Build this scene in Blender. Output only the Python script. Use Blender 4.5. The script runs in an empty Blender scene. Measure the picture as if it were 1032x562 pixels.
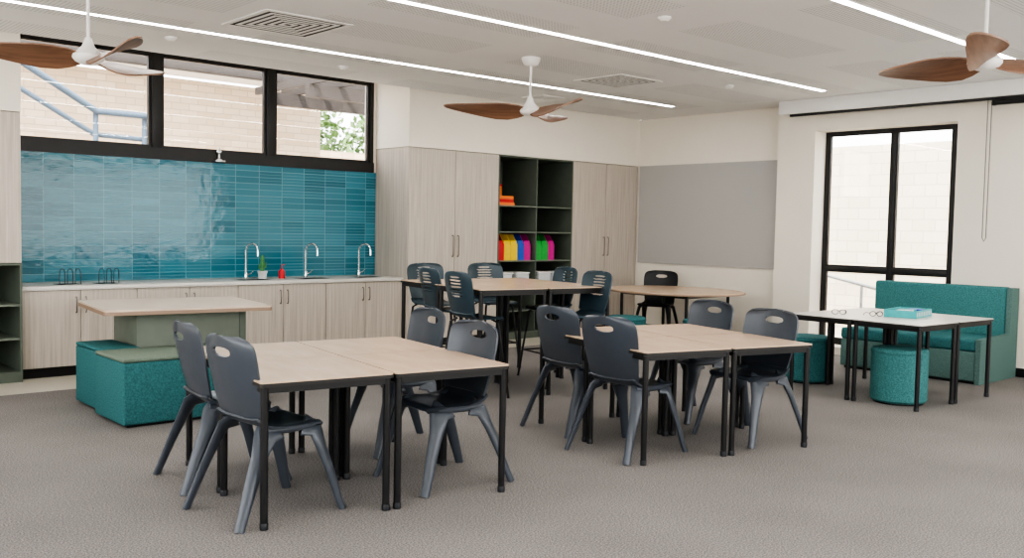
import bpy, bmesh, math, random
from mathutils import Vector, Matrix
random.seed(7)
C = bpy.context.scene.collection
PI = math.pi
R = math.radians

# ------------------------------------------------------------------ materials
def newmat(name):
    m = bpy.data.materials.new(name); m.use_nodes = True
    nt = m.node_tree; b = nt.nodes['Principled BSDF']
    return m, nt, b
def N(nt, t, **kw):
    n = nt.nodes.new(t)
    for k, v in kw.items():
        if k in n.inputs: n.inputs[k].default_value = v
        else: setattr(n, k, v)
    return n
def plain(name, col, rough=.5, metal=0, noise=.0, nscale=20, bump=0, bscale=60, spec=None, coat=0):
    m, nt, b = newmat(name)
    b.inputs['Base Color'].default_value = (*col, 1)
    b.inputs['Roughness'].default_value = rough
    b.inputs['Metallic'].default_value = metal
    if spec is not None: b.inputs['Specular IOR Level'].default_value = spec
    tc = N(nt, 'ShaderNodeTexCoord')
    nz = N(nt, 'ShaderNodeTexNoise', Scale=nscale, Detail=3.0)
    nt.links.new(tc.outputs['Object'], nz.inputs['Vector'])
    mx = N(nt, 'ShaderNodeMix', data_type='RGBA')
    mx.inputs[6].default_value = (*[c*(1-noise) for c in col], 1)
    mx.inputs[7].default_value = (*[min(1, c*(1+noise)) for c in col], 1)
    cr = N(nt, 'ShaderNodeMapRange'); cr.inputs[1].default_value = .3; cr.inputs[2].default_value = .7
    nt.links.new(nz.outputs['Fac'], cr.inputs[0]); nt.links.new(cr.outputs[0], mx.inputs[0])
    nt.links.new(mx.outputs[2], b.inputs['Base Color'])
    if bump:
        n2 = N(nt, 'ShaderNodeTexNoise', Scale=bscale, Detail=4.0)
        nt.links.new(tc.outputs['Object'], n2.inputs['Vector'])
        bp = N(nt, 'ShaderNodeBump', Strength=bump, Distance=.01)
        nt.links.new(n2.outputs['Fac'], bp.inputs['Height'])
        nt.links.new(bp.outputs['Normal'], b.inputs['Normal'])
    return m
def grain(name, c1, c2, scale=(60, 60, 1.5), rough=.45):
    m, nt, b = newmat(name)
    tc = N(nt, 'ShaderNodeTexCoord'); mp = N(nt, 'ShaderNodeMapping'); mp.inputs['Scale'].default_value = scale
    nz = N(nt, 'ShaderNodeTexNoise', Scale=1.0, Detail=6.0, Roughness=.65)
    cr = N(nt, 'ShaderNodeValToRGB')
    cr.color_ramp.elements[0].position = .3; cr.color_ramp.elements[0].color = (*c1, 1)
    cr.color_ramp.elements[1].position = .7; cr.color_ramp.elements[1].color = (*c2, 1)
    nt.links.new(tc.outputs['Object'], mp.inputs['Vector']); nt.links.new(mp.outputs['Vector'], nz.inputs['Vector'])
    nt.links.new(nz.outputs['Fac'], cr.inputs['Fac']); nt.links.new(cr.outputs['Color'], b.inputs['Base Color'])
    b.inputs['Roughness'].default_value = rough
    return m
def brickmat(name, axes, c1, c2, mortar, bw, rh, ms, offset=0, rough=.6, bumpd=.003):
    m, nt, b = newmat(name)
    tc = N(nt, 'ShaderNodeTexCoord'); sp = N(nt, 'ShaderNodeSeparateXYZ'); cb = N(nt, 'ShaderNodeCombineXYZ')
    nt.links.new(tc.outputs['Object'], sp.inputs[0])
    nt.links.new(sp.outputs[axes[0]], cb.inputs[0]); nt.links.new(sp.outputs[axes[1]], cb.inputs[1])
    br = nt.nodes.new('ShaderNodeTexBrick'); br.offset = offset; br.squash = 1
    br.inputs['Color1'].default_value = (*c1, 1); br.inputs['Color2'].default_value = (*c2, 1)
    br.inputs['Mortar'].default_value = (*mortar, 1)
    br.inputs['Scale'].default_value = 1; br.inputs['Mortar Size'].default_value = ms
    br.inputs['Mortar Smooth'].default_value = .2
    br.inputs['Brick Width'].default_value = bw; br.inputs['Row Height'].default_value = rh
    nt.links.new(cb.outputs[0], br.inputs['Vector']); nt.links.new(br.outputs['Color'], b.inputs['Base Color'])
    b.inputs['Roughness'].default_value = rough
    inv = N(nt, 'ShaderNodeMath', operation='SUBTRACT'); inv.inputs[0].default_value = 1
    nt.links.new(br.outputs['Fac'], inv.inputs[1])
    bp = N(nt, 'ShaderNodeBump', Strength=.6, Distance=bumpd)
    nt.links.new(inv.outputs[0], bp.inputs['Height'])
    nt.links.new(bp.outputs['Normal'], b.inputs['Normal'])
    return m
def mathf(nt):
    def f(op, a, bb=0.0, cc=None):
        n = N(nt, 'ShaderNodeMath', operation=op)
        for i, q in enumerate((a, bb) if cc is None else (a, bb, cc)):
            if isinstance(q, (int, float)): n.inputs[i].default_value = q
            else: nt.links.new(q, n.inputs[i])
        return n.outputs[0]
    return f
def tilemat():
    m, nt, b = newmat('glazed_tile'); f = mathf(nt)
    tc = N(nt, 'ShaderNodeTexCoord'); sp = N(nt, 'ShaderNodeSeparateXYZ'); nt.links.new(tc.outputs['Object'], sp.inputs[0])
    u = f('DIVIDE', f('ADD', sp.outputs[0], 10.0), .30); v = f('DIVIDE', f('ADD', sp.outputs[2], 10.0), .1482)
    cell = N(nt, 'ShaderNodeCombineXYZ')
    nt.links.new(f('FLOOR', u), cell.inputs[0]); nt.links.new(f('FLOOR', v), cell.inputs[1])
    wn = N(nt, 'ShaderNodeTexWhiteNoise', noise_dimensions='3D'); nt.links.new(cell.outputs[0], wn.inputs['Vector'])
    rb = N(nt, 'ShaderNodeSeparateColor'); nt.links.new(wn.outputs['Color'], rb.inputs[0])
    fu, fv = f('FRACT', u), f('FRACT', v)
    j1 = f('MAXIMUM', f('LESS_THAN', fu, .024), f('LESS_THAN', fv, .050))
    v2 = f('FRACT', f('MULTIPLY', fv, 2.0)); v4 = f('FRACT', f('MULTIPLY', fv, 4.0))
    j2 = f('LESS_THAN', v2, .095)
    j3 = f('MULTIPLY', f('LESS_THAN', v4, .18), f('GREATER_THAN', rb.outputs[0], .6))
    jn = f('MAXIMUM', f('MAXIMUM', j1, f('MULTIPLY', j2, .85)), f('MULTIPLY', j3, .5))
    cell2 = N(nt, 'ShaderNodeCombineXYZ'); nt.links.new(f('FLOOR', u), cell2.inputs[0]); nt.links.new(f('FLOOR', f('MULTIPLY', v, 2.0)), cell2.inputs[1]); cell2.inputs[2].default_value = 5
    wn2 = N(nt, 'ShaderNodeTexWhiteNoise', noise_dimensions='3D'); nt.links.new(cell2.outputs[0], wn2.inputs['Vector'])
    tone = f('ADD', f('MULTIPLY', rb.outputs[1], .6), f('MULTIPLY', wn2.outputs['Value'], .4))
    mx = N(nt, 'ShaderNodeMix', data_type='RGBA'); mx.inputs[6].default_value = (.020, .130, .182, 1); mx.inputs[7].default_value = (.052, .228, .300, 1)
    nt.links.new(tone, mx.inputs[0])
    m2 = N(nt, 'ShaderNodeMix', data_type='RGBA'); m2.inputs[7].default_value = (.13, .32, .38, 1)
    nt.links.new(mx.outputs[2], m2.inputs[6]); nt.links.new(jn, m2.inputs[0]); nt.links.new(m2.outputs[2], b.inputs['Base Color'])
    nz = N(nt, 'ShaderNodeTexNoise', Scale=12.0, Detail=2.0); nt.links.new(tc.outputs['Object'], nz.inputs['Vector'])
    hgt = f('SUBTRACT', f('MULTIPLY', nz.outputs['Fac'], 1.1), jn)
    bp = N(nt, 'ShaderNodeBump', Strength=.5, Distance=.004); nt.links.new(hgt, bp.inputs['Height']); nt.links.new(bp.outputs['Normal'], b.inputs['Normal'])
    b.inputs['Roughness'].default_value = .09; b.inputs['Specular IOR Level'].default_value = .5
    return m
def emit(name, col, s):
    m = bpy.data.materials.new(name); m.use_nodes = True; nt = m.node_tree; nt.nodes.clear()
    e = N(nt, 'ShaderNodeEmission'); e.inputs[0].default_value = (*col, 1); e.inputs[1].default_value = s
    o = N(nt, 'ShaderNodeOutputMaterial'); nt.links.new(e.outputs[0], o.inputs[0]); return m
def glassmat(name):
    m = bpy.data.materials.new(name); m.use_nodes = True; nt = m.node_tree; nt.nodes.clear()
    t = N(nt, 'ShaderNodeBsdfTransparent'); g = N(nt, 'ShaderNodeBsdfGlossy'); g.inputs['Roughness'].default_value = .02
    mx = N(nt, 'ShaderNodeMixShader'); mx.inputs[0].default_value = .05
    o = N(nt, 'ShaderNodeOutputMaterial')
    nt.links.new(t.outputs[0], mx.inputs[1]); nt.links.new(g.outputs[0], mx.inputs[2]); nt.links.new(mx.outputs[0], o.inputs[0])
    return m
def carpetmat():
    m, nt, b = newmat('carpet')
    tc = N(nt, 'ShaderNodeTexCoord')
    v = N(nt, 'ShaderNodeTexVoronoi', Scale=220.0)
    nz = N(nt, 'ShaderNodeTexNoise', Scale=115.0, Detail=3.0)
    n2 = N(nt, 'ShaderNodeTexNoise', Scale=1.2, Detail=2.0)
    for n in (v, nz, n2): nt.links.new(tc.outputs['Object'], n.inputs['Vector'])
    cr = N(nt, 'ShaderNodeValToRGB')
    cr.color_ramp.elements[0].position = .32; cr.color_ramp.elements[0].color = (.095, .088, .084, 1)
    cr.color_ramp.elements[1].position = .68; cr.color_ramp.elements[1].color = (.325, .302, .287, 1)
    a = N(nt, 'ShaderNodeMath', operation='MULTIPLY_ADD'); a.inputs[1].default_value = .12
    nt.links.new(n2.outputs['Fac'], a.inputs[0])
    s = N(nt, 'ShaderNodeMath', operation='SUBTRACT'); s.inputs[1].default_value = .06
    nt.links.new(nz.outputs['Fac'], s.inputs[0]); nt.links.new(s.outputs[0], a.inputs[2])
    nt.links.new(a.outputs[0], cr.inputs['Fac']); nt.links.new(cr.outputs['Color'], b.inputs['Base Color'])
    bp = N(nt, 'ShaderNodeBump', Strength=.35, Distance=.002); nt.links.new(v.outputs['Distance'], bp.inputs['Height'])
    nt.links.new(bp.outputs['Normal'], b.inputs['Normal'])
    b.inputs['Roughness'].default_value = .85; b.inputs['Specular IOR Level'].default_value = .25
    return m
def ceilmat():
    m, nt, b = newmat('ceiling_board'); f = mathf(nt)
    tc = N(nt, 'ShaderNodeTexCoord'); sp = N(nt, 'ShaderNodeSeparateXYZ'); nt.links.new(tc.outputs['Object'], sp.inputs[0])
    v = N(nt, 'ShaderNodeTexVoronoi', Scale=28.0); v.inputs['Randomness'].default_value = 0
    v.voronoi_dimensions = '2D'; nt.links.new(tc.outputs['Object'], v.inputs['Vector'])
    dot = f('LESS_THAN', v.outputs['Distance'], .24)
    my = f('LESS_THAN', f('MODULO', f('ADD', sp.outputs[1], 4.54), 1.135), .62)
    mx_ = f('LESS_THAN', f('MODULO', f('ADD', sp.outputs[0], 10.3), 2.4), 1.75)
    mk = f('MULTIPLY', dot, f('MULTIPLY', my, mx_))
    mix = N(nt, 'ShaderNodeMix', data_type='RGBA')
    mix.inputs[6].default_value = (.80, .795, .78, 1); mix.inputs[7].default_value = (.45, .45, .45, 1)
    nt.links.new(mk, mix.inputs[0]); nt.links.new(mix.outputs[2], b.inputs['Base Color'])
    b.inputs['Roughness'].default_value = .9
    return m
M = dict(
    carpet=carpetmat(), ceil=ceilmat(), tile=tilemat(),
    vinyl=plain('vinyl', (.50, .47, .40), .45, noise=.06, nscale=60),
    wall=plain('painted_wall', (.80, .745, .655), .85, noise=.012, nscale=3),
    white=plain('white_paint', (.82, .805, .775), .6, noise=.01),
    lam=grain('ash_laminate', (.39, .34, .29), (.585, .525, .46), (45, 45, 1.2)),
    bench=plain('worktop_stone', (.62, .60, .56), .3, noise=.06, nscale=90),
    green=plain('green_grey_board', (.16, .185, .15), .6, noise=.06, nscale=8),
    greend=plain('olive_green_board', (.11, .132, .105), .6, noise=.06, nscale=8),
    black=plain('black_metal', (.011, .011, .012), .4, noise=.1),
    frame=plain('window_black', (.015, .0145, .015), .45, noise=.1),
    top=grain('table_laminate', (.565, .40, .275), (.655, .49, .355), (8, 2, 4), .25),
    topp=grain('island_laminate', (.58, .46, .36), (.66, .54, .43), (8, 2, 4), .30),
    topw=plain('pale_table_laminate', (.60, .575, .54), .3, noise=.03),
    edge=plain('table_edge_black', (.02, .019, .018), .5, noise=.1),
    ply=plain('plywood_edge', (.30, .21, .15), .5, noise=.2, nscale=200),
    chair=plain('slate_plastic', (.062, .073, .090), .28, noise=.04, bump=.05, bscale=300),
    chaird=plain('dark_plastic', (.012, .014, .018), .45, noise=.05),
    stool=plain('blue_slate_plastic', (.038, .064, .082), .35, noise=.05),
    chrome=plain('chrome', (.8, .8, .8), .12, 1, noise=.02),
    steel=plain('brushed_steel', (.55, .55, .54), .3, 1, noise=.05),
    handle=plain('handle_steel', (.20, .19, .18), .3, .9, noise=.05),
    teal=plain('teal_fabric', (.050, .160, .168), .85, noise=.28, nscale=90, bump=.4, bscale=260, spec=.2),
    teall=plain('light_teal_fabric', (.070, .205, .208), .85, noise=.28, nscale=90, bump=.4, bscale=260, spec=.2),
    tealg=plain('grey_teal_fabric', (.115, .195, .180), .85, noise=.2, nscale=90, bump=.4, bscale=260, spec=.2),
    sage=plain('sage_fabric', (.155, .195, .155), .85, noise=.15, nscale=120, bump=.3, bscale=260, spec=.2),
    pin=plain('pinboard_felt', (.44, .43, .415), .95, noise=.06, nscale=140, bump=.2, bscale=200, spec=.1),
    blade=grain('fan_timber', (.15, .075, .045), (.27, .145, .088), (3, 30, 30), .35),
    light=emit('light_diffuser', (1, .97, .93), 25),
    glass=glassmat('window_glass'),
    brickY=brickmat('cream_block_y', (0, 2), (.56, .43, .30), (.67, .545, .41), (.44, .36, .28), .30, .11, .008, .5, .9),
    brickX=brickmat('cream_block_x', (1, 2), (.64, .58, .48), (.71, .65, .55), (.54, .49, .42), .36, .18, .008, .5, .9),
    ground=plain('concrete_ground', (.45, .43, .40), .9, noise=.1, nscale=4),
    roof=plain('metal_roof', (.42, .42, .43), .5, noise=.1),
    fascia=plain('dark_fascia', (.045, .038, .036), .6, noise=.1),
    galv=plain('galvanised_rail', (.085, .13, .185), .45, .1, noise=.1),
    galvl=plain('pale_rail', (.34, .36, .38), .45, .1, noise=.1),
    leaf=plain('leaves', (.14, .24, .08), .7, noise=.5, nscale=3),
    bark=plain('bark', (.12, .08, .05), .9, noise=.3),
    cact=plain('cactus_green', (.06, .22, .07), .6, noise=.3),
    darkin=plain('sink_shade', (.01, .01, .01), .9),
    slotshade=plain('vent_slot_shade', (.045, .045, .045), .9),
    chain=plain('chain_grey', (.20, .19, .18), .5, noise=.1),
)
def colr(n, c, r=.45): return plain(n, c, r, noise=.05)
M['red'] = colr('red_card', (.60, .02, .03)); M['yellow'] = colr('yellow_card', (.80, .58, .02)); M['blue'] = colr('blue_card', (.03, .10, .50))
M['greenc'] = colr('green_card', (.03, .38, .07)); M['magenta'] = colr('magenta_card', (.55, .02, .25)); M['orange'] = colr('orange_card', (.80, .20, .03))
M['aqua'] = colr('aqua_card', (.05, .40, .42)); M['tub'] = colr('white_tub', (.6, .62, .62))

# ------------------------------------------------------------------ helpers
def link(name, me, mat, parent=None, loc=(0, 0, 0), rotz=0):
    o = bpy.data.objects.new(name, me); C.objects.link(o)
    if mat and not me.materials: me.materials.append(mat)
    o.location = loc; o.rotation_euler = (0, 0, rotz)
    if parent: o.parent = parent
    return o
def fin(name, bm, mat, parent=None, loc=(0, 0, 0), rotz=0, smooth=False):
    bmesh.ops.recalc_face_normals(bm, faces=bm.faces[:])
    me = bpy.data.meshes.new(name); bm.to_mesh(me); bm.free()
    if smooth:
        for p in me.polygons: p.use_smooth = True
        try: me.set_sharp_from_angle(angle=R(40))
        except Exception: pass
    return link(name, me, mat, parent, loc, rotz)
def abox(bm, a, b, bev=0, seg=2):
    x0, y0, z0 = a; x1, y1, z1 = b
    vs = [bm.verts.new(p) for p in ((x0,y0,z0),(x1,y0,z0),(x1,y1,z0),(x0,y1,z0),(x0,y0,z1),(x1,y0,z1),(x1,y1,z1),(x0,y1,z1))]
    fs = [bm.faces.new([vs[i] for i in q]) for q in ((3,2,1,0),(4,5,6,7),(0,1,5,4),(1,2,6,5),(2,3,7,6),(3,0,4,7))]
    if bev:
        es = list({e for f in fs for e in f.edges})
        bmesh.ops.bevel(bm, geom=es, offset=bev, segments=seg, profile=.5, affect='EDGES')
def box(name, a, b, mat, parent=None, bev=0, seg=2, loc=(0,0,0), rotz=0):
    bm = bmesh.new(); abox(bm, a, b, bev, seg)
    return fin(name, bm, mat, parent, loc, rotz, smooth=bev > 0)
def atube(bm, pts, ra, rb=None, n=10, ref=None):
    pts = [Vector(p) for p in pts]; k = len(pts)
    if not isinstance(ra, (list, tuple)): ra = [ra]*k
    if rb is None: rb = ra
    if not isinstance(rb, (list, tuple)): rb = [rb]*k
    rings = []; prev = Vector(ref) if ref else None
    for i, p in enumerate(pts):
        t = (pts[min(i+1, k-1)] - pts[max(i-1, 0)]).normalized()
        if prev is None:
            prev = Vector((1, 0, 0)) if abs(t.x) < .9 else Vector((0, 1, 0))
        a = (prev - t*prev.dot(t)).normalized(); b = t.cross(a); prev = a
        rings.append([bm.verts.new(p + a*ra[i]*math.cos(2*PI*j/n) + b*rb[i]*math.sin(2*PI*j/n)) for j in range(n)])
    for i in range(k-1):
        for j in range(n):
            bm.faces.new((rings[i][j], rings[i][(j+1) % n], rings[i+1][(j+1) % n], rings[i+1][j]))
    bm.faces.new(rings[0][::-1]); bm.faces.new(rings[-1])
def tube(name, pts, r, mat, parent=None, n=10, loc=(0,0,0), rotz=0, rb=None, ref=None):
    bm = bmesh.new(); atube(bm, pts, r, rb, n, ref); return fin(name, bm, mat, parent, loc, rotz, True)
def lathe(name, prof, mat, parent=None, n=32, loc=(0,0,0)):
    bm = bmesh.new(); rings = []
    for r, z in prof:
        rings.append([bm.verts.new((max(r, 1e-4)*math.cos(2*PI*j/n), max(r, 1e-4)*math.sin(2*PI*j/n), z)) for j in range(n)])
    for i in range(len(rings)-1):
        for j in range(n):
            bm.faces.new((rings[i][j], rings[i][(j+1) % n], rings[i+1][(j+1) % n], rings[i+1][j]))
    bm.faces.new(rings[0][::-1]); bm.faces.new(rings[-1])
    return fin(name, bm, mat, parent, loc, 0, True)
def thing(name, label, cat, loc=(0,0,0), rotz=0, group=None):
    o = bpy.data.objects.new(name, None); C.objects.link(o); o.empty_display_size = .1
    o.location = loc; o.rotation_euler = (0, 0, rotz); o['label'] = label; o['category'] = cat
    if group: o['group'] = group
    return o
def tag(o, label, cat, group=None):
    o['label'] = label; o['category'] = cat
    if group: o['group'] = group
    return o
def struct(o, label=None, cat=None):
    o['kind'] = 'structure'
    if label: o['label'] = label
    if cat: o['category'] = cat
    return o
def dup(root, loc, rotz, label, group=None):
    r = root.copy(); C.objects.link(r); r.location = loc; r.rotation_euler = (0, 0, rotz); r['label'] = label
    if group: r['group'] = group
    for ch in list(root.children):
        c = ch.copy(); C.objects.link(c); c.parent = r
        for g in list(ch.children):
            d = g.copy(); C.objects.link(d); d.parent = c
    return r

# ------------------------------------------------------------------ room dims
CH = 3.26; XR = 11.35; XS = 11.20; YF = 9.70; YB = 10.45; XL = 2.51; XN = 6.96
X0 = -2.5; Y0 = -2.5; YSTEP = 7.13

struct(box('floor', (X0-.2, Y0-.2, -.1), (XR+.25, 9.05, 0), M['carpet']), 'grey taupe fine textured carpet floor', 'floor')
struct(box('floor_vinyl', (X0-.2, 9.05, -.1), (XR+.25, YB+.2, 0), M['vinyl']), 'pale vinyl floor strip in front of the base cabinets', 'floor')
struct(box('ceiling', (X0-.2, Y0-.2, CH), (XR+.25, 9.66, CH+.3), M['ceil']), 'white perforated plasterboard ceiling', 'ceiling')
struct(box('ceiling_recess', (X0-.2, 9.66, 3.56), (XR+.25, YB+.3, 3.8), M['white']), 'raised white ceiling recess over the high window', 'ceiling')
bm = bmesh.new()
abox(bm, (X0, YB, 0), (XR+.25, YB+.2, 2.235))
abox(bm, (X0, YB, 2.235), (XL+.04, YB+.2, 3.56)); abox(bm, (XN-.04, YB, 2.235), (XR+.25, YB+.2, 3.56))
abox(bm, (XL+.04, YB, 3.44), (XN-.04, YB+.2, 3.56))
abox(bm, (X0, YF, 2.545), (XL, YB, 3.56)); abox(bm, (XN, YF, 2.545), (XR, YB, 3.56))
struct(fin('wall_back', bm, M['wall']), 'cream painted back wall with bulkheads over the cupboards', 'wall')
WY0, WY1, WZ0, WZ1 = 4.755, 6.58, .10, 2.887
bm = bmesh.new()
abox(bm, (XS, Y0, 0), (XR+.25, WY0, CH)); abox(bm, (XS, WY1, 0), (XR+.25, YSTEP, CH)); abox(bm, (XR, YSTEP, 0), (XR+.25, YB, CH))
abox(bm, (XS, WY0, WZ1), (XR+.25, WY1, CH)); abox(bm, (XS, WY0, 0), (XR+.25, WY1, WZ0))
struct(fin('wall_right', bm, M['wall']), 'cream painted right wall stepping forward around a tall window', 'wall')
bm = bmesh.new()
abox(bm, (X0-.2, Y0, 0), (X0, YB, .7)); abox(bm, (X0-.2, Y0, 3.0), (X0, YB, CH)); abox(bm, (X0-.2, Y0, .7), (X0, -1.8, 3.0)); abox(bm, (X0-.2, 8.8, .7), (X0, YB, 3.0))  # unseen wall, its long strip left open to let sky light in
struct(fin('wall_left', bm, M['wall']))
bm = bmesh.new()
abox(bm, (X0, Y0-.2, 0), (XR, Y0, .7)); abox(bm, (X0, Y0-.2, 3.0), (XR, Y0, CH)); abox(bm, (X0, Y0-.2, .7), (1.0, Y0, 3.0)); abox(bm, (10.6, Y0-.2, .7), (XR, Y0, 3.0))  # unseen wall behind the camera, wide opening shaped to admit sky light
struct(fin('wall_front', bm, M['wall']))
struct(box('trim_1', (10.87, Y0, 3.09), (XS, 6.93, CH), M['white'], bev=.004), 'white boxed pelmet above the tall window', 'trim')
struct(box('baseboard_right', (XS-.015, Y0, 0), (XS, WY0, .10), M['frame'], bev=.003), 'black skirting board', 'baseboard')
struct(box('baseboard_right_mid', (XS-.015, WY1, 0), (XS, YSTEP, .10), M['frame'], bev=.003), 'short black skirting board left of the tall window', 'baseboard')
struct(box('baseboard_right_far', (XR-.015, YSTEP, 0), (XR, YF, .10), M['frame'], bev=.003), 'black skirting board below the pinboard', 'baseboard')

# high window
w = thing('window_1', 'long black framed high window over the teal tiles', 'window', (0, YB, 0)); struct(w)
bm = bmesh.new()
wx0, wx1 = XL+.04, XN-.04
abox(bm, (wx0, -.03, 2.235), (wx1, .10, 2.36)); abox(bm, (wx0, -.01, 3.385), (wx1, .10, 3.44))
abox(bm, (wx0, -.01, 2.36), (wx0+.09, .10, 3.385)); abox(bm, (wx1-.05, -.01, 2.36), (wx1, .10, 3.385))
fin('window_frame', bm, M['frame'], w)
for x in (4.08, 5.46):
    box('mullion', (x-.055, -.015, 2.36), (x+.055, .10, 3.385), M['frame'], w, .004)
for a, b in ((wx0+.09, 4.025), (4.135, 5.405), (5.515, wx1-.05)):
    bm = bmesh.new(); t_ = .03
    abox(bm, (a, .01, 2.36), (b, .06, 2.36+t_)); abox(bm, (a, .01, 3.385-t_), (b, .06, 3.385)); abox(bm, (a, .01, 2.36+t_), (a+t_, .06, 3.385-t_)); abox(bm, (b-t_, .01, 2.36+t_), (b, .06, 3.385-t_))
    s = fin('sash', bm, M['frame'], w)
    box('pane', (a+t_, .03, 2.36+t_), (b-t_, .036, 3.385-t_), M['glass'], s)
wd = lathe('winder', [(.0, 0), (.035, 0), (.035, .012), (.014, .02), (.014, .07), (.03, .085), (.03, .10), (.012, .12), (.012, .15), (0, .155)], M['steel'], w, 16, (4.78, -.055, 2.262))
box('winder_bracket', (4.72, -.10, 2.243), (4.84, -.03, 2.262), M['steel'], w, .003)

# right tall window, set deep in its reveal
w = thing('window_2', 'tall black framed window with low transom in right wall', 'window', (11.50, 0, 0)); struct(w)
bm = bmesh.new(); d0, d1 = -.03, .05; ja, jb = .165, .05
abox(bm, (d0, WY0, WZ0), (d1, WY0+ja, WZ1)); abox(bm, (d0, WY1-jb, WZ0), (d1, WY1, WZ1))
abox(bm, (d0, WY0+ja, WZ1-.04), (d1, WY1-jb, WZ1)); abox(bm, (d0, WY0+ja, WZ0), (d1, WY1-jb, WZ0+.07))
fin('window_frame', bm, M['frame'], w)
m0, m1 = 5.615, 5.675
box('mullion', (d0-.005, m0, WZ0+.07), (d1, m1, WZ1-.04), M['frame'], w, .004)
for a, b in ((WY0+ja, m0), (m1, WY1-jb)):
    box('transom', (d0-.005, a, 1.07), (d1, b, 1.13), M['frame'], w, .004)
    for c, d in ((WZ0+.07, 1.07), (1.13, WZ1-.04)):
        bm = bmesh.new(); t_ = .018
        abox(bm, (-.02, a, c), (.03, b, c+t_)); abox(bm, (-.02, a, d-t_), (.03, b, d)); abox(bm, (-.02, a, c+t_), (.03, a+t_, d-t_)); abox(bm, (-.02, b-t_, c+t_), (.03, b, d-t_))
        s = fin('sash', bm, M['frame'], w)
        box('pane', (0, a+t_, c+t_), (.006, b-t_, d-t_), M['glass'], s)

t = thing('roller_blind', 'black roller blind track and rolled blind under the white pelmet', 'blind', (10.95, 0, 3.04))
box('track', (-.02, Y0+.3, .02), (.02, 6.8, .05), M['black'], t)
tube('rolled_blind', [(0, Y0+.4, -.005), (0, 4.26, -.005)], .034, M['black'], t, 14)
box('bracket', (-.03, 4.26, -.04), (.03, 4.28, .04), M['black'], t)
bm = bmesh.new(); atube(bm, [(0, 4.33, .02), (0, 4.33, -1.50), (0, 4.31, -1.54), (0, 4.29, -1.50), (0, 4.29, .0)], .0055, n=6)
fin('pull_chain', bm, M['chain'], t)

sb = box('splashback', (XL+.001, -.015, 0), (XN-.001, -.001, 2.234-.90), M['tile'], loc=(0, YB, .90))
tag(sb, 'glazed teal tiled splashback behind the long sink bench', 'tiles')

# ------------------------------------------------------------------ joinery
def handle(parent, x, z0, z1, y):
    bm = bmesh.new()
    atube(bm, [(x, y, z0+.015), (x, y-.025, z0+.012), (x, y-.032, z0+.03), (x, y-.032, z1-.03), (x, y-.025, z1-.012), (x, y, z1-.015)], .0055, n=8, ref=(1, 0, 0))
    return fin('handle', bm, M['handle'], parent, smooth=True)
def cupboard(label, x0, x1, yf, yb, z0, z1, kick, hz, name='base_cabinet', group=None):
    t = thing(name, label, 'cabinet', ((x0+x1)/2, yf, z0), 0, group)
    w = x1-x0; h = z1-z0
    box('cabinet_body', (-w/2+.001, .02, kick), (w/2-.001, yb-yf, h), M['lam'], t)
    if kick: box('kickboard', (-w/2, .06, 0), (w/2, .08, kick), M['frame'], t)
    for s in (-1, 1):
        a, b = (-w/2+.003, -.003) if s < 0 else (.003, w/2-.003)
        d = box('door', (a, 0, kick+.004), (b, .019, h-.003), M['lam'], t, .0015, 1)
        handle(d, s*.045, hz[0]-z0, hz[1]-z0, 0)
    return t
n = 4; cw = (XN-XL)/n
bl = ['leftmost pale timber two-door base cabinet under the worktop, below the wire racks', 'second base cabinet from the left, pale timber, partly behind the pale square table',
      'third base cabinet from the left, below the cactus and red bottle', 'rightmost pale timber base cabinet, against the tall cupboard']
for i in range(n):
    cupboard(bl[i], XL+i*cw+.001, XL+(i+1)*cw-.001, 9.80, YB-.005, 0, .855, .10, (.62, .80), group='base cabinets under the worktop')
wt = box('worktop', (XL+.002, -.02, 0), (XN-.002, YB-.016-9.80, .04), M['bench'], None, .004, loc=(0, 9.80, .857))
tag(wt, 'long off-white stone worktop with sinks below the teal tiles', 'worktop')
cupboard('tall pale timber cupboard beside the tiled sink bench', XN+.002, 8.459, YF, YB-.005, 0, 2.54, .10, (1.15, 1.45), 'tall_cupboard', 'tall cupboards')
cupboard('tall pale timber cupboard in the room corner beside the pinboard', 9.902, XR-.02, YF, YB-.005, 0, 2.54, .10, (1.15, 1.45), 'tall_cupboard', 'tall cupboards')
cupboard('pale timber wall cupboard at the left edge over open shelves', 1.25, XL-.002, YF, YB-.005, 1.13, 2.54, 0, (1.2, 1.45), 'wall_cupboard')
def openshelf(label, x0, x1, z0, z1, zs, div, mat, face):
    t = thing('open_shelf_unit', label, 'shelves', ((x0+x1)/2, YF, z0))
    w = x1-x0; h = z1-z0; d = YB-.005-YF; k = .02
    bm = bmesh.new()
    abox(bm, (-w/2, .0, 0), (-w/2+k, d, h)); abox(bm, (w/2-k, 0, 0), (w/2, d, h)); abox(bm, (-w/2+k, .0, h-k), (w/2-k, d, h))
    abox(bm, (-w/2+k, .0, 0), (w/2-k, d, .10)); abox(bm, (-w/2+k, d-.01, .10), (w/2-k, d, h-k))
    fin('carcass', bm, mat, t)
    if div: box('divider', (-k/2, .003, .10), (k/2, d-.011, h-k), mat, t)
    for z in zs:
        cols = ((-w/2+k, -k/2), (k/2, w/2-k)) if div else ((-w/2+k, w/2-k),)
        for a, b in cols: box('shelf', (a+.0005, .005, z-z0-.018), (b-.0005, d-.011, z-z0), face, t)
    return t
openshelf('olive green open shelf unit holding coloured files between tall cupboards', 8.461, 9.90, 0, 2.54, (.40, .75, 1.10, 1.50, 1.86), True, M['greend'], M['green'])
openshelf('low olive green open shelf unit at the left edge under the wall cupboard', 1.25, XL-.002, 0, 1.128, (.42, .74), False, M['greend'], M['green'])

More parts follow.
